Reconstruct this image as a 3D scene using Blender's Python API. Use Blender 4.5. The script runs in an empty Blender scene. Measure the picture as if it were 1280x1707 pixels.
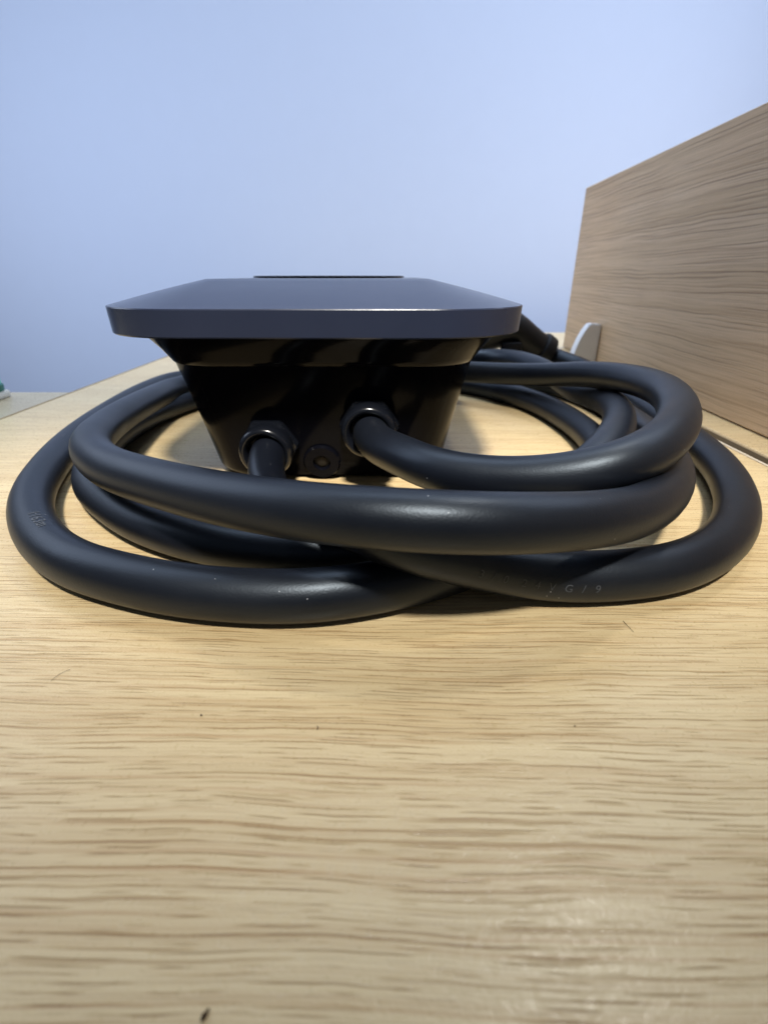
import bpy, bmesh, math, random
from mathutils import Vector, Matrix
R = math.radians
scene = bpy.context.scene
S = 0.1                      # design unit: one decimetre

# ------------------------------------------------------------------ camera
cam_d = bpy.data.cameras.new('camera')
cam = bpy.data.objects.new('camera', cam_d)
scene.collection.objects.link(cam)
cam.location = (0, 0, 0.1)
cam.rotation_euler = (R(90 - 25.4), 0, 0)
cam_d.sensor_fit = 'VERTICAL'
cam_d.sensor_height = 36.0
cam_d.sensor_width = 27.0
cam_d.lens = 17.53
cam_d.clip_start = 0.004
cam_d.clip_end = 50
cam_d.dof.use_dof = True
cam_d.dof.focus_distance = 0.19
cam_d.dof.aperture_fstop = 13.0
scene.camera = cam

# ------------------------------------------------------------------ world and lamps
world = bpy.data.worlds.new('World')
scene.world = world
world.use_nodes = True
bg = world.node_tree.nodes['Background']
bg.inputs['Color'].default_value = (0.62, 0.76, 1.0, 1)
bg.inputs['Strength'].default_value = 0.10

def area(name, loc, target, sx, sy, power, color, spread=180):
    d = bpy.data.lights.new(name, 'AREA')
    d.shape = 'RECTANGLE'; d.size = sx; d.size_y = sy
    d.energy = power; d.color = color; d.spread = R(spread)
    o = bpy.data.objects.new(name, d)
    scene.collection.objects.link(o)
    o.location = loc
    o.rotation_euler = (Vector(target) - Vector(loc)).to_track_quat('-Z', 'Y').to_euler()
    return o

def spot(name, loc, target, power, color, cone, blend, radius):
    d = bpy.data.lights.new(name, 'SPOT')
    d.energy = power; d.color = color; d.spot_size = R(cone); d.spot_blend = blend; d.shadow_soft_size = radius
    o = bpy.data.objects.new(name, d)
    scene.collection.objects.link(o)
    o.location = loc
    o.rotation_euler = (Vector(target) - Vector(loc)).to_track_quat('-Z', 'Y').to_euler()
    return o

area('luminous_ceiling', (0.05, 0.83, 1.20), (0.03, 0.95, 0.0), 2.2, 0.50, 8.6, (0.67, 0.80, 1.0), 92)
key = spot('downlight', (0.06, -0.62, 1.5), (0.01, 0.256, 0.0), 262.0, (1.0, 0.955, 0.88), 10.2, 1.0, 0.11)
key.scale = (2.4, 1.0, 1.0)
area('side_fill', (-1.0, 0.70, 0.75), (-0.1, 0.62, 0.05), 1.0, 0.8, 2.1, (0.68, 0.79, 1.0), 105)  # added soft fill for the left loops and shaded desk, no real window
area('right_fill', (0.95, 0.70, 0.95), (0.1, 0.60, 0.05), 0.8, 0.6, 1.3, (0.70, 0.80, 1.0), 105)  # extra lamp put in to lift the right-hand loops, no real fixture
area('wall_fill', (0.05, 0.35, 1.35), (-0.25, 1.16, 0.10), 2.0, 0.4, 0.8, (0.86, 0.90, 1.0), 100)  # added light to brighten the wall, stands for no fixture
area('left_wall_fill', (-0.90, 0.45, 0.40), (-0.55, 1.16, -0.05), 0.5, 0.4, 0.55, (0.88, 0.92, 1.0), 95)  # made-up low lamp that lifts the lower left of the wall
area('right_wall_fill', (0.80, 0.45, 0.48), (0.25, 1.16, 0.0), 0.5, 0.4, 0.95, (0.94, 0.94, 1.0), 95)  # unseen low lamp added to brighten the wall at the right
area('far_ceiling_lamp', (0.56, 0.72, 1.70), (0.04, 0.05, 0.0), 0.10, 0.10, 4.8, (1.0, 0.97, 0.92))

vs = scene.view_settings
vs.view_transform = 'Standard'
vs.look = 'None'
vs.exposure = 0.22
vs.gamma = 1.0
vs.use_curve_mapping = False
scene.cycles.use_denoising = True
scene.cycles.max_bounces = 8

# ------------------------------------------------------------------ helpers
def V(p): return Vector((p[0] * S, p[1] * S, p[2] * S))

def tag(o, label=None, cat=None, group=None, kind=None):
    if label: o['label'] = label
    if cat: o['category'] = cat
    if group: o['group'] = group
    if kind: o['kind'] = kind
    return o

def empty(name, loc, rz=0.0):
    o = bpy.data.objects.new(name, None)
    o.empty_display_size = 0.02
    scene.collection.objects.link(o)
    o.location = loc; o.rotation_euler = (0, 0, rz)
    return o

def build(name, bm, m, parent=None, smooth=False, loc=None, rz=0.0, sharp=None):
    bmesh.ops.recalc_face_normals(bm, faces=bm.faces)
    me = bpy.data.meshes.new(name)
    for f in bm.faces: f.smooth = smooth
    if sharp is not None:
        for e in bm.edges:
            if len(e.link_faces) == 2 and e.calc_face_angle(0) > R(sharp): e.smooth = False
    bm.to_mesh(me); bm.free()
    me.materials.append(m)
    o = bpy.data.objects.new(name, me)
    scene.collection.objects.link(o)
    if loc is not None: o.location = loc
    o.rotation_euler = (0, 0, rz)
    if parent: o.parent = parent
    return o

def box_bm(x0, x1, y0, y1, z0, z1, bevel=0.0, seg=2):
    bm = bmesh.new()
    bmesh.ops.create_cube(bm, size=1)
    for v in bm.verts:
        v.co = Vector((x0 + (v.co.x + .5) * (x1 - x0), y0 + (v.co.y + .5) * (y1 - y0), z0 + (v.co.z + .5) * (z1 - z0)))
    if bevel: bmesh.ops.bevel(bm, geom=list(bm.edges), offset=bevel, segments=seg, affect='EDGES', profile=0.5)
    return bm

def loft(bm, rings, cap0=True, cap1=True):
    vr = [[bm.verts.new(p) for p in ring] for ring in rings]
    n = len(rings[0])
    for a, b in zip(vr[:-1], vr[1:]):
        for i in range(n):
            bm.faces.new((a[i], a[(i + 1) % n], b[(i + 1) % n], b[i]))
    if cap0: bm.faces.new(list(reversed(vr[0])))
    if cap1: bm.faces.new(vr[-1])
    return vr

def rrect(cx, hx, y0, y1, r, z, n=14, power=2.0):
    """rounded rectangle outline at height z (design units)"""
    pts = []
    r = max(r, 0.004)
    for (sx, yy, a0) in ((1, y1, 0), (-1, y1, 90), (-1, y0, 180), (1, y0, 270)):
        ccx = cx + sx * (hx - r); ccy = yy - r if yy == y1 else yy + r
        for k in range(n + 1):
            a = R(a0 + 90 * k / n)
            ca, sa = math.cos(a), math.sin(a)
            ca = math.copysign(abs(ca) ** (2 / power), ca); sa = math.copysign(abs(sa) ** (2 / power), sa)
            pts.append(V((ccx + r * ca, ccy + r * sa, z)))
    return pts

def lathe(bm, profile, axis_o, axis_d, n=40, up=Vector((0, 0, 1)), closed=False):
    """profile: list of (distance along axis, radius), metres"""
    d = axis_d.normalized(); u = d.cross(up)
    if u.length < 1e-4: u = d.cross(Vector((1, 0, 0)))
    u.normalize(); w = d.cross(u)
    rings = []
    for (t, r) in profile:
        rings.append([axis_o + d * t + (u * math.cos(2 * math.pi * k / n) + w * math.sin(2 * math.pi * k / n)) * r for k in range(n)])
    loft(bm, rings, not closed, not closed)
    return bm

# ------------------------------------------------------------------ materials
class NT:
    def __init__(self, name):
        self.m = bpy.data.materials.new(name); self.m.use_nodes = True
        self.t = self.m.node_tree; self.b = self.t.nodes['Principled BSDF']
    def n(self, typ, **kw):
        o = self.t.nodes.new(typ)
        for k, v in kw.items():
            if k.startswith('i_'):
                key = k[2:]; key = int(key) if key.isdigit() else key.replace('_', ' ')
                o.inputs[key].default_value = v
            else: setattr(o, k, v)
        return o
    def l(self, a, b): self.t.links.new(a, b)
    def setb(self, **kw):
        for k, v in kw.items(): self.b.inputs[k.replace('_', ' ')].default_value = v
    def math(self, op, a, b=None, clamp=False):
        o = self.n('ShaderNodeMath', operation=op, use_clamp=clamp)
        for i, x in enumerate((a, b)):
            if x is None: continue
            if isinstance(x, (int, float)): o.inputs[i].default_value = x
            else: self.l(x, o.inputs[i])
        return o.outputs[0]
    def ramp(self, fac, stops):
        o = self.n('ShaderNodeValToRGB')
        cr = o.color_ramp
        while len(cr.elements) < len(stops): cr.elements.new(0.5)
        for e, (p, c) in zip(cr.elements, stops):
            e.position = p; e.color = (c, c, c, 1) if isinstance(c, (int, float)) else (*c, 1)
        self.l(fac, o.inputs[0]); return o.outputs[0]
    def mix(self, fac, a, b, mode='MIX'):
        o = self.n('ShaderNodeMix', data_type='RGBA', blend_type=mode)
        if isinstance(fac, (int, float)): o.inputs[0].default_value = fac
        else: self.l(fac, o.inputs[0])
        for i, x in ((6, a), (7, b)):
            if isinstance(x, tuple): o.inputs[i].default_value = (*x, 1)
            else: self.l(x, o.inputs[i])
        return o.outputs[2]

def wood_mat(name, light, mid, dark, rotz=0.0, along='X', across='Y', rough=0.31, pore=1.0, line=1.0, micro=1.0, warp=1.0, fscale=1.0, lfreq=1.0, lw=1.0, ldash=1.0):
    """oak laminate: fibres run along one object axis, metres"""
    m = NT(name)
    tc = m.n('ShaderNodeTexCoord')
    sep = m.n('ShaderNodeSeparateXYZ')
    rot = m.n('ShaderNodeVectorRotate', rotation_type='Z_AXIS'); rot.inputs['Angle'].default_value = rotz
    m.l(tc.outputs['Object'], rot.inputs['Vector']); m.l(rot.outputs[0], sep.inputs[0])
    a = sep.outputs[along]; c = sep.outputs[across]
    def vec(sa, sc, cc=None, off=0.0):
        o = m.n('ShaderNodeCombineXYZ')
        m.l(m.math('MULTIPLY', a, sa * (0.6 if fscale < 1 and sc > 50 else 1.0)), o.inputs[0])
        m.l(m.math('ADD', m.math('MULTIPLY', cc if cc is not None else c, sc * (fscale if sc > 50 else 1.0)), off), o.inputs[1])
        return o.outputs[0]
    def noise(v, detail=3.0, rough_=0.5, dist=0.0):
        o = m.n('ShaderNodeTexNoise'); m.l(v, o.inputs['Vector'])
        o.inputs['Scale'].default_value = 1.0; o.inputs['Detail'].default_value = detail
        o.inputs['Roughness'].default_value = rough_; o.inputs['Distortion'].default_value = dist
        return o.outputs['Fac']
    # the fibres wander slowly
    w1 = m.math('MULTIPLY', m.math('SUBTRACT', noise(vec(7, 14), 2), 0.5), 0.010 * warp)
    w2 = m.math('MULTIPLY', m.math('SUBTRACT', noise(vec(38, 60, None, 3.1), 2), 0.5), 0.0016 * warp)
    cw = m.math('ADD', c, m.math('ADD', w1, w2))
    def strokes(freq, width, soft, dash, t0, t1, seed, jig):
        """thin lines along the fibre; every line has its own breaks and strength"""
        j1 = m.math('MULTIPLY', m.math('SUBTRACT', noise(vec(3.0, freq * 0.16, cw, seed), 2), 0.5), jig)
        q = m.math('ADD', m.math('MULTIPLY', cw, freq), m.math('ADD', j1, seed))
        idn = m.math('FLOOR', q)
        prof = m.ramp(m.math('ABSOLUTE', m.math('SUBTRACT', m.math('FRACT', q), 0.5)), [(width, 1.0), (width + soft, 0.0)])
        cv = m.n('ShaderNodeCombineXYZ')
        m.l(m.math('MULTIPLY', a, dash), cv.inputs[0]); m.l(m.math('MULTIPLY', idn, 7.31), cv.inputs[1])
        br = m.ramp(noise(cv.outputs[0], 2.0, 0.5), [(t0, 0.0), (t1, 1.0)])
        return m.math('MULTIPLY', prof, br)
    bands = noise(vec(2.6, 95, cw), 3, 0.55)
    fine = noise(vec(16, 1900, cw, 7.7), 3, 0.62)
    streak = noise(vec(4.0, 420, cw, 2.3), 4, 0.62)
    hair = noise(vec(70, 2100, cw, 21.0), 2, 0.5)
    L1 = strokes(500 * lfreq, 0.05 * lw, 0.11 * lw, 24 * ldash, 0.47, 0.60, 0.3, 2.6)
    L2 = strokes(880 * lfreq, 0.07 * lw, 0.14 * lw, 52 * ldash, 0.50, 0.60, 4.7, 2.2)
    L3 = strokes(390 * lfreq, 0.05 * lw, 0.13 * lw, 12 * ldash, 0.46, 0.62, 9.1, 3.0)
    red = tuple(x * k for x, k in zip(dark, (1.15, 0.98, 0.80)))
    col = m.mix(m.ramp(bands, [(0.32, 0.0), (0.68, 1.0)]), mid, light)
    col = m.mix(m.math('MULTIPLY', m.ramp(fine, [(0.42, 0.0), (0.72, 1.0)]), 0.30), col, dark)
    col = m.mix(m.math('MULTIPLY', m.ramp(streak, [(0.52, 0.0), (0.66, 1.0)]), 0.22), col, red)
    col = m.mix(m.math('MULTIPLY', L3, 0.34 * line), col, red)
    col = m.mix(m.math('MULTIPLY', L1, 0.62 * line), col, dark)
    col = m.mix(m.math('MULTIPLY', L2, 0.60 * pore), col, tuple(x * 0.85 for x in dark))
    pm = m.math('MAXIMUM', L1, L2)
    hm = m.ramp(hair, [(0.61, 0.0), (0.69, 1.0)])
    col = m.mix(m.math('MULTIPLY', hm, 0.36 * pore), col, tuple(x * 0.85 for x in dark))
    # slow tint drift, a little redder and yellower
    tint = noise(vec(5, 9, None, 31.0), 2)
    col = m.mix(m.ramp(tint, [(0.35, 0.0), (0.65, 0.35)]), col, m.mix(1.0, col, (1.0, 0.90, 0.78), 'MULTIPLY'))
    m.l(col, m.b.inputs['Base Color'])
    gr = m.n('ShaderNodeTexNoise'); m.l(tc.outputs['Object'], gr.inputs['Vector'])
    gr.inputs['Scale'].default_value = 1500; gr.inputs['Detail'].default_value = 1
    gr2 = m.n('ShaderNodeTexNoise'); m.l(tc.outputs['Object'], gr2.inputs['Vector'])
    gr2.inputs['Scale'].default_value = 650; gr2.inputs['Detail'].default_value = 2
    h = m.math('SUBTRACT', m.math('ADD', m.math('MULTIPLY', gr.outputs['Fac'], 0.5 * micro), m.math('MULTIPLY', gr2.outputs['Fac'], 0.5 * micro)), m.math('MULTIPLY', pm, 0.9))
    bu = m.n('ShaderNodeBump'); bu.inputs['Strength'].default_value = 0.50; bu.inputs['Distance'].default_value = 0.00025
    m.l(h, bu.inputs['Height']); m.l(bu.outputs[0], m.b.inputs['Normal'])
    m.l(m.ramp(gr2.outputs['Fac'], [(0.3, rough - 0.06), (0.7, rough + 0.10)]), m.b.inputs['Roughness'])
    m.setb(Specular_IOR_Level=0.45)
    return m.m

M = {}
M['desk'] = wood_mat('oak_laminate', (0.68, 0.555, 0.325), (0.605, 0.475, 0.262), (0.33, 0.195, 0.078), rotz=R(1.2))
M['desk_b'] = wood_mat('grey_oak_laminate', (0.46, 0.40, 0.275), (0.41, 0.35, 0.235), (0.25, 0.19, 0.115), rotz=R(1.2), pore=0.5)
M['panel'] = wood_mat('brown_oak_panel', (0.68, 0.50, 0.325), (0.59, 0.425, 0.255), (0.215, 0.135, 0.075), along='Y', across='Z', line=0.95, pore=0.40, warp=0.7, rough=0.5, fscale=0.6, lfreq=0.62, lw=1.3, ldash=0.22)

def plain(name, col, rough, spec=0.5, bump=0.0, bscale=1200, vary=0.0, coat=0.0):
    m = NT(name)
    m.setb(Roughness=rough, Specular_IOR_Level=spec, Coat_Weight=coat)
    tc = m.n('ShaderNodeTexCoord')
    n1 = m.n('ShaderNodeTexNoise'); m.l(tc.outputs['Object'], n1.inputs['Vector'])
    n1.inputs['Scale'].default_value = 35; n1.inputs['Detail'].default_value = 4
    lo = tuple(x * (1 - vary) for x in col); hi = tuple(min(1, x * (1 + vary)) for x in col)
    m.l(m.mix(n1.outputs['Fac'], lo, hi), m.b.inputs['Base Color'])
    m.l(m.ramp(n1.outputs['Fac'], [(0.3, max(0.02, rough * 0.9)), (0.7, min(1, rough * 1.12))]), m.b.inputs['Roughness'])
    if bump:
        n2 = m.n('ShaderNodeTexNoise'); m.l(tc.outputs['Object'], n2.inputs['Vector'])
        n2.inputs['Scale'].default_value = bscale; n2.inputs['Detail'].default_value = 2
        bu = m.n('ShaderNodeBump'); bu.inputs['Strength'].default_value = bump; bu.inputs['Distance'].default_value = 0.0002
        m.l(n2.outputs['Fac'], bu.inputs['Height']); m.l(bu.outputs[0], m.b.inputs['Normal'])
    return m.m

def rubber_mat():
    m = NT('black_rubber_jacket')
    tc = m.n('ShaderNodeTexCoord')
    def nz(scale, det=2):
        o = m.n('ShaderNodeTexNoise'); m.l(tc.outputs['Object'], o.inputs['Vector'])
        o.inputs['Scale'].default_value = scale; o.inputs['Detail'].default_value = det
        return o.outputs['Fac']
    smear = nz(22, 5)
    col = m.mix(m.ramp(smear, [(0.35, 0.0), (0.70, 1.0)]), (0.0040, 0.0050, 0.0085), (0.0070, 0.0085, 0.0130))
    vo = m.n('ShaderNodeTexVoronoi'); m.l(tc.outputs['Object'], vo.inputs['Vector']); vo.inputs['Scale'].default_value = 240
    sepc = m.n('ShaderNodeSeparateColor'); m.l(vo.outputs['Color'], sepc.inputs[0])
    fleck = m.math('MULTIPLY', m.math('LESS_THAN', vo.outputs['Distance'], 0.050), m.math('MULTIPLY', m.math('GREATER_THAN', sepc.outputs[0], 0.45), m.math('GREATER_THAN', nz(28, 2), 0.56)))
    col = m.mix(m.math('MULTIPLY', fleck, 0.55), col, (0.5, 0.52, 0.55))
    m.l(col, m.b.inputs['Base Color'])
    m.l(m.ramp(smear, [(0.3, 0.35), (0.7, 0.45)]), m.b.inputs['Roughness'])
    m.setb(Specular_IOR_Level=0.46, Specular_Tint=(0.76, 0.88, 1.0, 1))
    bu = m.n('ShaderNodeBump'); bu.inputs['Strength'].default_value = 0.19; bu.inputs['Distance'].default_value = 0.0002
    m.l(m.math('ADD', nz(1500, 1), m.math('MULTIPLY', nz(420, 2), 0.7)), bu.inputs['Height'])
    m.l(bu.outputs[0], m.b.inputs['Normal'])
    return m.m

M['rubber'] = rubber_mat()
M['lid'] = plain('graphite_satin_plastic', (0.020, 0.026, 0.050), 0.24, 0.55, 0.10, 1400, 0.10)
M['body'] = plain('gloss_black_plastic', (0.0028, 0.0030, 0.0050), 0.12, 0.06, 0.02, 300, 0.15)
M['nylon'] = plain('black_nylon', (0.005, 0.006, 0.009), 0.22, 0.42, 0.04, 900, 0.15)
M['matt_black'] = plain('dull_black_plastic', (0.006, 0.007, 0.010), 0.38, 0.3, 0.05, 600, 0.2)
M['glass'] = plain('black_glass', (0.003, 0.003, 0.004), 0.25, 0.2, 0, 1, 0.0)
M['steel'] = plain('dark_screw_steel', (0.04, 0.04, 0.036), 0.22, 0.5, 0.05, 800, 0.2); M['steel'].node_tree.nodes['Principled BSDF'].inputs['Metallic'].default_value = 0.9
M['print'] = plain('grey_jacket_print', (0.058, 0.065, 0.076), 0.6, 0.3, 0, 1, 0.4)
M['wall'] = plain('pale_blue_wall_paint', (0.585, 0.665, 0.85), 0.85, 0.2, 0.25, 260, 0.015)
M['grey_plastic'] = plain('light_grey_plastic', (0.76, 0.76, 0.77), 0.45, 0.4, 0.05, 800, 0.05)
M['band'] = plain('pale_edge_band', (0.62, 0.53, 0.40), 0.5, 0.4, 0.05, 600, 0.08)
M['edge'] = plain('brown_board_edge', (0.30, 0.225, 0.13), 0.6, 0.3, 0.2, 500, 0.15)
M['teal'] = plain('teal_plastic', (0.25, 0.76, 0.73), 0.35, 0.5, 0, 1, 0.05)
M['green'] = plain('dark_green_plastic', (0.03, 0.16, 0.13), 0.4, 0.5, 0, 1, 0.1)
M['white'] = plain('off_white_plastic', (0.62, 0.62, 0.58), 0.45, 0.4, 0, 1, 0.05)
M['crumb'] = plain('brown_crumb', (0.035, 0.014, 0.005), 0.7, 0.3, 0.4, 900, 0.4)
M['speck'] = plain('black_speck', (0.01, 0.008, 0.006), 0.7, 0.3, 0, 1, 0.2)
M['fibre'] = plain('dark_fibre', (0.05, 0.035, 0.025), 0.7, 0.3, 0, 1, 0.2)
M['lint'] = plain('pale_lint', (0.6, 0.62, 0.65), 0.8, 0.2, 0, 1, 0.1)

# ------------------------------------------------------------------ the setting
wall = build('wall', box_bm(-3.0, 3.0, 1.16, 1.26, -0.74, 2.2), M['wall'])
tag(wall, kind='structure')
T = 0.025
desk = empty('desk', (0, 0, 0))
tag(desk, 'light oak desk that carries the black charger and its coiled cables', 'desk')
build('desktop', box_bm(-0.294, 0.2215, -0.30, 1.02, -T, 0.0, 0.0006, 1), M['desk'], desk)
build('edge_band', box_bm(0.2217, 0.2233, -0.30, 1.02, -T, 0.0004, 0.0003, 1), M['band'], desk)
build('edge_band', box_bm(-0.2958, -0.2942, -0.30, 1.02, -T, 0.0004, 0.0003, 1), M['edge'], desk)
side = empty('desk', (0.6, 0, 0))
tag(side, 'light oak desk on the far side of the narrow gap, under the brown partition', 'desk')
build('desktop', box_bm(-0.3652, 0.20, -0.30, 1.02, -T, 0.0, 0.0006, 1), M['desk'], side)
build('edge_band', box_bm(-0.3668, -0.3654, -0.30, 1.02, -T, -0.0006, 0.0003, 1), M['edge'], side)
build('support_rail', box_bm(-0.40, -0.34, -0.30, 1.02, -T - 0.03, -T - 0.001), M['edge'], side)
left = empty('desk', (-0.6, 0, 0))
tag(left, 'greyer desk at the left with the small teal thing on it', 'desk')
build('desktop', box_bm(-0.45, 0.303, -0.30, 0.479, -T, -0.0008, 0.0006, 1), M['desk_b'], left)

# desk partition with its clamp foot
part = empty('desk_partition', (0.2655, 0.55, 0), R(-1.9))
tag(part, 'brown wood-grain partition board standing at the right on a grey clamp', 'partition')
build('board', box_bm(0.0, 0.016, -0.75, 0.25, 0.001, 0.207, 0.0008, 1), M['panel'], part)
def fin(name, y, thick, parent):
    prof = [(0, 0.0), (-0.0300, 0.0), (-0.0293, 0.006), (-0.0270, 0.017), (-0.0235, 0.028), (-0.0190, 0.038), (-0.0155, 0.0445), (-0.0130, 0.0462), (0.0, 0.0450)]
    bm = bmesh.new()
    loft(bm, [[Vector((x - 0.0006, y + s * thick / 2, z)) for x, z in prof] for s in (-1, 1)])
    bmesh.ops.bevel(bm, geom=[e for e in bm.edges], offset=0.0012, segments=2, affect='EDGES')
    o = build(name, bm, M['grey_plastic'], parent, smooth=True, sharp=40)
    return o
fn = fin('clamp', 0.112, 0.016, part)
bm = bmesh.new(); lathe(bm, [(0, 0.003), (0.003, 0.003), (0.0036, 0.0024)], Vector((-0.040, 0.104, 0.0030)), Vector((0, -1, 0)), 16)
build('clamp_screw', bm, M['steel'], part, smooth=True, sharp=40)
clip = build('edge_clip', box_bm(0.2165, 0.2255, 0.256, 0.264, -0.001, 0.0050, 0.0012, 2), M['grey_plastic'], smooth=True, sharp=40)
tag(clip, 'small pinkish grey clip at the right desk edge by the gap', 'clip')

# small teal thing on the left desk
tl = empty('teal_container', (-0.3520, 0.449, 0))
tag(tl, 'small teal rounded container on a pale block, cut by the left picture edge', 'container')
bm = bmesh.new(); lathe(bm, [(0, 0.0), (0.0, 0.010), (0.003, 0.0125), (0.010, 0.0128), (0.017, 0.0105), (0.021, 0.006), (0.0225, 0.0001)], Vector((-0.003, 0, 0.0095)), Vector((0, 0, 1)), 28)
build('cap', bm, M['teal'], tl, smooth=True)
bm = bmesh.new(); lathe(bm, [(0, 0.0136), (0.005, 0.0140), (0.0058, 0.0132)], Vector((-0.003, 0, 0.0062)), Vector((0, 0, 1)), 28)
build('collar', bm, M['green'], tl, smooth=True, sharp=40)
build('base_block', box_bm(-0.016, 0.0105, -0.011, 0.011, -0.0006, 0.0060, 0.0015, 2), M['white'], tl, smooth=True, sharp=40)

# ------------------------------------------------------------------ the charger
CX, CY = -0.318, 3.36
ch = empty('ev_charger', V((CX, CY, 0)), R(-0.7))
tag(ch, 'black wall charger lying on its back, wide graphite lid with sloping edges', 'charger')
# everything of the charger is modelled round its own centre
F0, F1 = 2.20 - CY, 4.72 - CY
bm = bmesh.new()
lo, tp, hx = 0.757, 0.876, 0.992
rings = [rrect(0, hx - 0.06, F0 + 0.06, F1 - 0.06, 0.41, lo + 0.012), rrect(0, hx - 0.016, F0 + 0.012, F1 - 0.012, 0.445, lo + 0.002), rrect(0, hx - 0.011, F0 + 0.007, F1 - 0.007, 0.45, lo),
         rrect(0, hx - 0.007, F0 + 0.004, F1 - 0.004, 0.45, lo + 0.006), rrect(0, hx, F0, F1, 0.455, tp - 0.006), rrect(0, hx - 0.0025, F0 + 0.0025, F1 - 0.0025, 0.453, tp - 0.001)]
for k in range(0, 11):
    t = k / 10.0
    ins = 0.007 + t * 0.437
    z = tp + (0.984 - tp) * (t + 0.03 * math.sin(math.pi * t))
    rings.append(rrect(0, hx - ins, F0 + ins, F1 - ins, 0.448 * (1 - t) + 0.06 * t, z))
loft(bm, rings)
lid = build('lid', bm, M['lid'], ch, smooth=True, sharp=22)
# round black window in the middle of the lid
bm = bmesh.new(); lathe(bm, [(-0.0005, 0.0505), (0.0011, 0.0503), (0.0013, 0.0497), (0.0014, 0.020), (0.0014, 0.0005)], V((-0.055, 3.74 - CY, 0.984)), Vector((0, 0, 1)), 64)
build('round_window', bm, M['glass'], lid, smooth=True, sharp=50)

bm = bmesh.new()
def bring(z, h, f, b, r): return rrect(0.018, h, f - CY, b - CY, r, z, 12)
rings = [bring(0.770, 0.86, 2.305, 4.39, 0.30), bring(0.735, 0.842, 2.318, 4.38, 0.30), bring(0.680, 0.800, 2.352, 4.35, 0.29), bring(0.640, 0.775, 2.376, 4.33, 0.28), bring(0.618, 0.761, 2.389, 4.32, 0.275), bring(0.614, 0.754, 2.396, 4.31, 0.27),
         bring(0.50, 0.727, 2.425, 4.29, 0.26), bring(0.30, 0.683, 2.470, 4.26, 0.25), bring(0.12, 0.648, 2.510, 4.23, 0.24), bring(0.05, 0.634, 2.525, 4.22, 0.235), bring(0.02, 0.617, 2.540, 4.205, 0.225), bring(0.004, 0.585, 2.570, 4.18, 0.20), bring(0.001, 0.54, 2.61, 4.14, 0.17)]
loft(bm, rings)
body = build('body', bm, M['body'], ch, smooth=True, sharp=35)

face_n = Vector((0, -0.975, -0.22)).normalized()
def gland(x, z, fy, name='cable_gland'):
    o = V((x - CX, fy - CY, z)) - face_n * 0.004
    ax = Vector((0, -0.995, -0.08)).normalized()
    # hexagon nut against the housing
    bm = bmesh.new()
    lathe(bm, [(0.0, 0.0150), (0.0085, 0.0153), (0.0102, 0.0142), (0.0103, 0.006)], o, ax, 6)
    bmesh.ops.bevel(bm, geom=list(bm.edges), offset=0.0008, segments=2, affect='EDGES')
    g = build(name, bm, M['nylon'], ch, smooth=True, sharp=40)
    # domed clamping nut, ends in a rolled lip round the cable
    bm = bmesh.new()
    prof = [(0.0095, 0.0132), (0.0135, 0.0134)]
    for k in range(0, 11):
        a = math.pi * k / 10
        prof.append((0.0150 + 0.0030 * math.sin(a) * 1.3, 0.0112 + 0.0023 * math.cos(a)))
    prof += [(0.0140, 0.0088), (0.010, 0.0088)]
    lathe(bm, prof, o, ax, 44)
    build('dome_nut', bm, M['nylon'], g, smooth=True, sharp=60)
    # sealing ring inside the lip
    bm = bmesh.new(); lathe(bm, [(0.0120, 0.0091), (0.0145, 0.0092), (0.0152, 0.0084), (0.0120, 0.0080)], o, ax, 40)
    build('seal', bm, M['rubber'], g, smooth=True, sharp=60)
gland(-0.577, 0.206, 2.492)
gland(-0.062, 0.320, 2.466)
# blind plug with a screw between the glands
o = V((-0.318 - CX, 2.512 - CY, 0.108)) - face_n * 0.001
bm = bmesh.new(); lathe(bm, [(0, 0.0098), (0.0022, 0.0098), (0.0030, 0.0090), (0.0031, 0.0046), (0.0012, 0.0038), (0.0012, 0.0004)], o, face_n, 36)
pl = build('blind_plug', bm, M['body'], ch, smooth=True, sharp=30)
bm = bmesh.new(); lathe(bm, [(0.0010, 0.0030), (0.0016, 0.0027), (0.0019, 0.0012), (0.0019, 0.0002)], o, face_n, 16)
build('screw', bm, M['speck'], pl, smooth=True, sharp=50)

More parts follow.
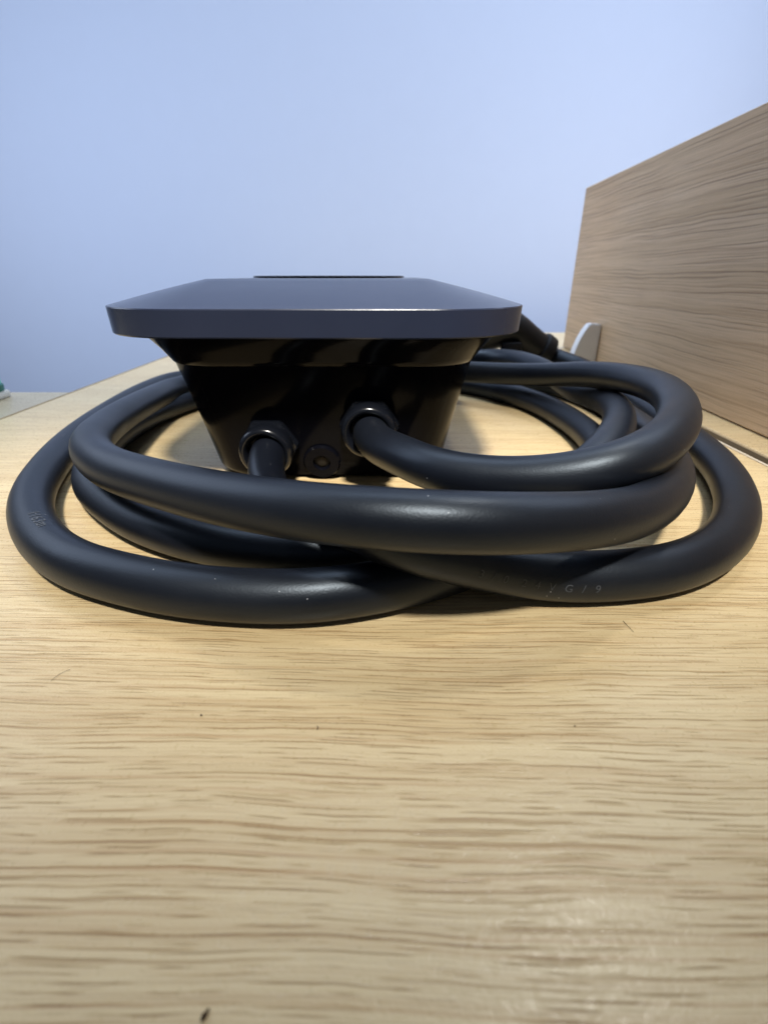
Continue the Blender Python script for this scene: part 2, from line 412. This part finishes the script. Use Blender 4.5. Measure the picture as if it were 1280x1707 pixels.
# ------------------------------------------------------------------ cables
P1 = [(-0.062, 2.5, 0.315), (-0.062, 2.4, 0.312), (-0.058, 2.28, 0.31), (-0.03, 2.16, 0.308), (0.064, 2.015, 0.315), (0.178, 1.854, 0.31), (0.318, 1.763, 0.31), (0.476, 1.689, 0.325), (0.653, 1.635, 0.36), (0.829, 1.627, 0.41), (1.031, 1.777, 0.44), (1.271, 2.122, 0.455), (1.455, 2.601, 0.455), (1.495, 3.083, 0.43), (1.402, 3.502, 0.385), (1.196, 3.903, 0.31), (0.879, 4.269, 0.26), (0.3, 4.6, 0.24), (-0.35, 4.72, 0.24), (-1, 4.64, 0.22), (-1.63, 4.024, 0.19), (-1.636, 3.606, 0.21), (-1.559, 2.954, 0.245), (-1.438, 2.456, 0.28), (-1.32, 2.151, 0.3), (-1.101, 1.874, 0.31), (-0.834, 1.665, 0.33), (-0.536, 1.457, 0.36), (-0.241, 1.291, 0.39), (0, 1.21, 0.405), (0.225, 1.194, 0.4), (0.435, 1.244, 0.375), (0.646, 1.338, 0.34), (0.852, 1.49, 0.3), (1.086, 1.765, 0.26), (1.339, 2.198, 0.2), (1.584, 2.796, 0.13), (1.719, 3.423, 0.087), (1.724, 3.971, 0.087), (1.604, 4.484, 0.087), (1.15, 4.86, 0.087), (0.5, 5.08, 0.087), (-0.4, 5.25, 0.087), (-1.35, 5.25, 0.087), (-1.963, 4.877, 0.087), (-2.052, 4.407, 0.087), (-1.979, 3.439, 0.087), (-1.883, 2.898, 0.087), (-1.756, 2.462, 0.087), (-1.629, 2.141, 0.087), (-1.5, 1.914, 0.087), (-1.28, 1.651, 0.087), (-1.065, 1.487, 0.087), (-0.932, 1.429, 0.087), (-0.695, 1.347, 0.087), (-0.454, 1.307, 0.087), (-0.227, 1.304, 0.087), (0, 1.361, 0.087), (0.205, 1.448, 0.087), (0.416, 1.583, 0.087), (0.685, 1.817, 0.087), (0.971, 2.156, 0.087), (1.186, 2.555, 0.087), (1.286, 2.996, 0.087), (1.284, 3.505, 0.087), (1.171, 4.056, 0.087), (0.75, 4.7, 0.087), (0.2, 4.92, 0.087), (-0.5, 4.92, 0.087), (-1.2, 4.6, 0.087), (-1.62, 3.9, 0.087), (-1.68, 3, 0.087), (-1.446, 2.292, 0.087), (-1.26, 2.059, 0.087), (-1.013, 1.839, 0.087), (-0.792, 1.708, 0.087), (-0.533, 1.61, 0.087), (-0.306, 1.579, 0.087), (-0.088, 1.592, 0.087), (0.136, 1.658, 0.088), (0.383, 1.769, 0.09), (0.661, 1.924, 0.13), (0.874, 2.066, 0.22), (1.075, 2.298, 0.27), (1.305, 2.718, 0.275), (1.489, 3.341, 0.24), (1.47, 3.9, 0.2), (1.36, 4.5, 0.27), (1.15, 5.2, 0.25), (0.7, 5.38, 0.2), (0, 5.46, 0.12), (-0.7, 5.5, 0.087)]
P2 = [(-0.577, 2.54, 0.205), (-0.577, 2.43, 0.2), (-0.574, 2.32, 0.188), (-0.562, 2.21, 0.155), (-0.525, 2.1, 0.122), (-0.455, 1.96, 0.122), (-0.365, 1.8, 0.175), (-0.235, 1.63, 0.24), (-0.057, 1.406, 0.268), (0.074, 1.354, 0.245), (0.23, 1.375, 0.185), (0.433, 1.408, 0.115), (0.642, 1.411, 0.087), (0.856, 1.433, 0.087), (1.019, 1.479, 0.087), (1.213, 1.596, 0.087), (1.379, 1.754, 0.087), (1.52, 1.944, 0.087), (1.638, 2.156, 0.087), (1.75, 2.427, 0.087), (1.84, 2.761, 0.087), (1.946, 3.376, 0.087), (2.011, 3.971, 0.087), (2.088, 4.758, 0.087), (2.169, 5.475, 0.095), (2.06, 5.703, 0.135), (1.875, 5.95, 0.19), (1.76, 5.93, 0.25)]
PF = (-1.382, 1.732, 0.14); FA = 1.6057
PB = (0.284, 1.396, 0.15); BA = 0.0698132

RC = 0.087
def smooth_path(pts, step=0.04, passes=10, keep=6):
    """Catmull-Rom through the points, resampled evenly and relaxed"""
    pts = [Vector(p) for p in pts]
    out = []
    ext = [pts[0] * 2 - pts[1]] + pts + [pts[-1] * 2 - pts[-2]]
    for i in range(1, len(ext) - 2):
        p0, p1, p2, p3 = ext[i - 1:i + 3]
        t0 = 0.0; t1 = t0 + (p1 - p0).length ** 0.5; t2 = t1 + (p2 - p1).length ** 0.5; t3 = t2 + (p3 - p2).length ** 0.5
        for k in range(24):
            t = t1 + (t2 - t1) * k / 24
            a1 = p0 * ((t1 - t) / (t1 - t0)) + p1 * ((t - t0) / (t1 - t0))
            a2 = p1 * ((t2 - t) / (t2 - t1)) + p2 * ((t - t1) / (t2 - t1))
            a3 = p2 * ((t3 - t) / (t3 - t2)) + p3 * ((t - t2) / (t3 - t2))
            b1 = a1 * ((t2 - t) / (t2 - t0)) + a2 * ((t - t0) / (t2 - t0))
            b2 = a2 * ((t3 - t) / (t3 - t1)) + a3 * ((t - t1) / (t3 - t1))
            out.append(b1 * ((t2 - t) / (t2 - t1)) + b2 * ((t - t1) / (t2 - t1)))
    out.append(pts[-1])
    res = [out[0]]; acc = 0.0
    for a, b in zip(out[:-1], out[1:]):
        d = (b - a).length
        while acc + d >= step:
            f = (step - acc) / d
            a = a.lerp(b, f); res.append(a.copy()); d = (b - a).length; acc = 0.0
        acc += d
    for _ in range(passes):
        new = [p.copy() for p in res]
        for i in range(keep, len(res) - keep):
            new[i] = res[i] * 0.5 + (res[i - 1] + res[i + 1]) * 0.25
            new[i].z = max(new[i].z, RC + 0.001)
        res = new
    return res

def frames(path):
    fr = []
    n = len(path)
    for i in range(n):
        t = (path[min(i + 1, n - 1)] - path[max(i - 1, 0)]).normalized()
        s = t.cross(Vector((0, 0, 1))).normalized()
        fr.append((path[i], t, s, s.cross(t)))      # point, tangent, side, up
    return fr

def tube(name, fr, r, m, parent, n=28):
    bm = bmesh.new()
    rings = [[(p + (s * math.cos(2 * math.pi * k / n) + u * math.sin(2 * math.pi * k / n)) * r) * S for k in range(n)] for p, t, s, u in fr]
    loft(bm, rings)
    return build(name, bm, m, parent, smooth=True, sharp=60)

def jacket_print(text, fr, r, i0, ang, size, parent, spacing=1.0, flip=False, bold=0.0):
    """flat printed letters wrapped on the jacket, starting at sample i0, centred at angle ang"""
    cu = bpy.data.curves.new('jacket_print', 'FONT')
    cu.body = text; cu.size = 1.0; cu.align_y = 'CENTER'; cu.space_character = spacing; cu.resolution_u = 3; cu.offset = bold
    tmp = bpy.data.objects.new('jacket_print', cu)
    scene.collection.objects.link(tmp)
    dg = bpy.context.evaluated_depsgraph_get()
    me = bpy.data.meshes.new_from_object(tmp.evaluated_get(dg))
    bpy.data.objects.remove(tmp); bpy.data.curves.remove(cu)
    bmt = bmesh.new(); bmt.from_mesh(me)
    bmesh.ops.triangulate(bmt, faces=bmt.faces)
    bmesh.ops.subdivide_edges(bmt, edges=bmt.edges, cuts=2, use_grid_fill=True)
    bmt.to_mesh(me); bmt.free()
    step = (fr[1][0] - fr[0][0]).length
    for v in me.vertices:
        x, y = v.co.x * size, v.co.y * size
        if flip: x, y = -x, -y
        q = i0 + x / step
        i = int(math.floor(q)); f = q - i
        i = max(0, min(len(fr) - 2, i))
        p = fr[i][0].lerp(fr[i + 1][0], f); s = fr[i][2].lerp(fr[i + 1][2], f).normalized(); u = fr[i][3].lerp(fr[i + 1][3], f).normalized()
        a = ang + y / r
        v.co = (p + (s * math.cos(a) + u * math.sin(a)) * (r + 0.0010)) * S
    me.materials.append(M['print'])
    o = bpy.data.objects.new('jacket_print', me)
    scene.collection.objects.link(o); o.parent = parent
    return o

path1 = smooth_path(P1); fr1 = frames(path1)
cab1 = empty('charging_cable', (0, 0, 0))
tag(cab1, 'thick black rubber cable from the right gland, coiled in loops round the charger', 'cable')
tube('jacket', fr1, RC, M['rubber'], cab1)

path2 = smooth_path(P2); fr2 = frames(path2)
cab2 = empty('charging_cable', (0, 0, 0))
tag(cab2, 'thick black cable from the left gland, looping out right to the plug behind', 'cable')
j2 = tube('jacket', fr2, RC, M['rubber'], cab2)

def nearest(fr, p, lo=0, hi=None):
    hi = hi or len(fr)
    return min(range(lo, hi), key=lambda i: (fr[i][0] - Vector(p)).length)
iF = nearest(fr1, PF)
jacket_print('1163m', fr1, RC, iF, FA, 0.056, cab1, 1.12, bold=0.010)
iB = nearest(fr2, PB)
jacket_print('3 / 0  2 4 V G / 9', fr2, RC, iB, BA, 0.038, cab2, 1.5)

# plug on the far end of the second cable
pa, pt = fr2[-1][0], fr2[-1][1]
def swept(name, pts, radii, m, parent, n=24, flat=1.0):
    bm = bmesh.new()
    fr = frames([Vector(p) for p in pts])
    rings = [[(p + (s * math.cos(2 * math.pi * k / n) * r * flat + u * math.sin(2 * math.pi * k / n) * r)) * S for k in range(n)] for (p, t, s, u), r in zip(fr, radii)]
    loft(bm, rings)
    return build(name, bm, m, parent, smooth=True, sharp=35)
gun = swept('plug_handle', [(1.79, 5.938, .23), (1.78, 5.937, .235), (1.70, 5.925, .285), (1.60, 5.91, .35), (1.50, 5.90, .415), (1.42, 5.89, .46), (1.35, 5.885, .47), (1.15, 5.87, .46), (0.9, 5.86, .42), (0.55, 5.85, .36), (0.54, 5.85, .36)],
            [.155, .162, .165, .17, .18, .192, .20, .23, .27, .30, .24], M['matt_black'], cab2)
swept('collar', [(1.872, 5.950, .180), (1.868, 5.950, .182), (1.855, 5.948, .190), (1.775, 5.936, .238), (1.760, 5.934, .247), (1.757, 5.934, .249)], [.10, .180, .192, .196, .188, .150], M['matt_black'], gun)
swept('strain_relief', [(1.95, 5.958, .14), (1.945, 5.957, .143), (1.90, 5.952, .165), (1.86, 5.948, .185), (1.83, 5.945, .20)], [.092, .10, .104, .108, .11], M['rubber'], gun)
build('latch', box_bm(0.128, 0.150, 0.566, 0.576, 0.018, 0.034, 0.002, 2), M['matt_black'], gun, smooth=True, sharp=40)

# ------------------------------------------------------------------ crumbs and fibres
def crumb(x, y, rx, ry, rz, ang, m, label, name='crumb', seed=1):
    rnd = random.Random(seed)
    bm = bmesh.new(); bmesh.ops.create_icosphere(bm, subdivisions=2, radius=1)
    for v in bm.verts:
        k = 1 + rnd.uniform(-0.22, 0.22)
        v.co = Vector((v.co.x * rx * k, v.co.y * ry * k * (1 - 0.25 * math.sin(3 * v.co.x)), max(v.co.z, -0.75) * rz * k))
    lowz = min(v.co.z for v in bm.verts)
    for v in bm.verts: v.co.z -= lowz
    o = build(name, bm, m, smooth=True, loc=(x, y, 0.0001), rz=ang)
    return tag(o, label, 'crumb' if name == 'crumb' else 'speck')
crumb(-0.0266, 0.035, 0.00075, 0.00034, 0.0004, R(62), M['crumb'], 'brown elongated crumb on the wood at the bottom picture edge', seed=3)
crumb(-0.0458, 0.0912, 0.00026, 0.00022, 0.0002, 0.3, M['speck'], 'tiny black speck on the bare wood below the left coils', 'speck', 5)
crumb(0.0467, 0.0879, 0.00020, 0.00016, 0.00015, 0.6, M['speck'], 'tiny dark speck on the bare wood below the right coils', 'speck', 8)
def fibre(pts, r, label, m):
    bm = bmesh.new()
    fr = frames([Vector(p) for p in pts])
    loft(bm, [[p + (s * math.cos(2 * math.pi * k / 6) + u * math.sin(2 * math.pi * k / 6)) * r for k in range(6)] for p, t, s, u in fr])
    return tag(build('fibre', bm, m, smooth=True), label, 'fibre')
fibre([(0.0763, 0.129, 0.00025), (0.0765, 0.1272, 0.00025), (0.0769, 0.1254, 0.00025), (0.0772, 0.1236, 0.00025)], 6e-05, 'short straight dark hair on the wood in front of the right loop', M['fibre'])
fibre([(-0.0906, 0.1029, 0.00025), (-0.0902, 0.1043, 0.00025), (-0.0897, 0.1056, 0.00025), (-0.0885, 0.1068, 0.00025), (-0.0878, 0.1073, 0.00025)], 4.5e-05, 'thin curved hair on the wood in front of the left loop', M['fibre'])
fibre([(-0.0163, 0.0879, 0.00025), (-0.0161, 0.0874, 0.00025), (-0.0162, 0.0868, 0.00025)], 0.0001, 'tiny dark fibre on the wood in the middle foreground', M['fibre'])
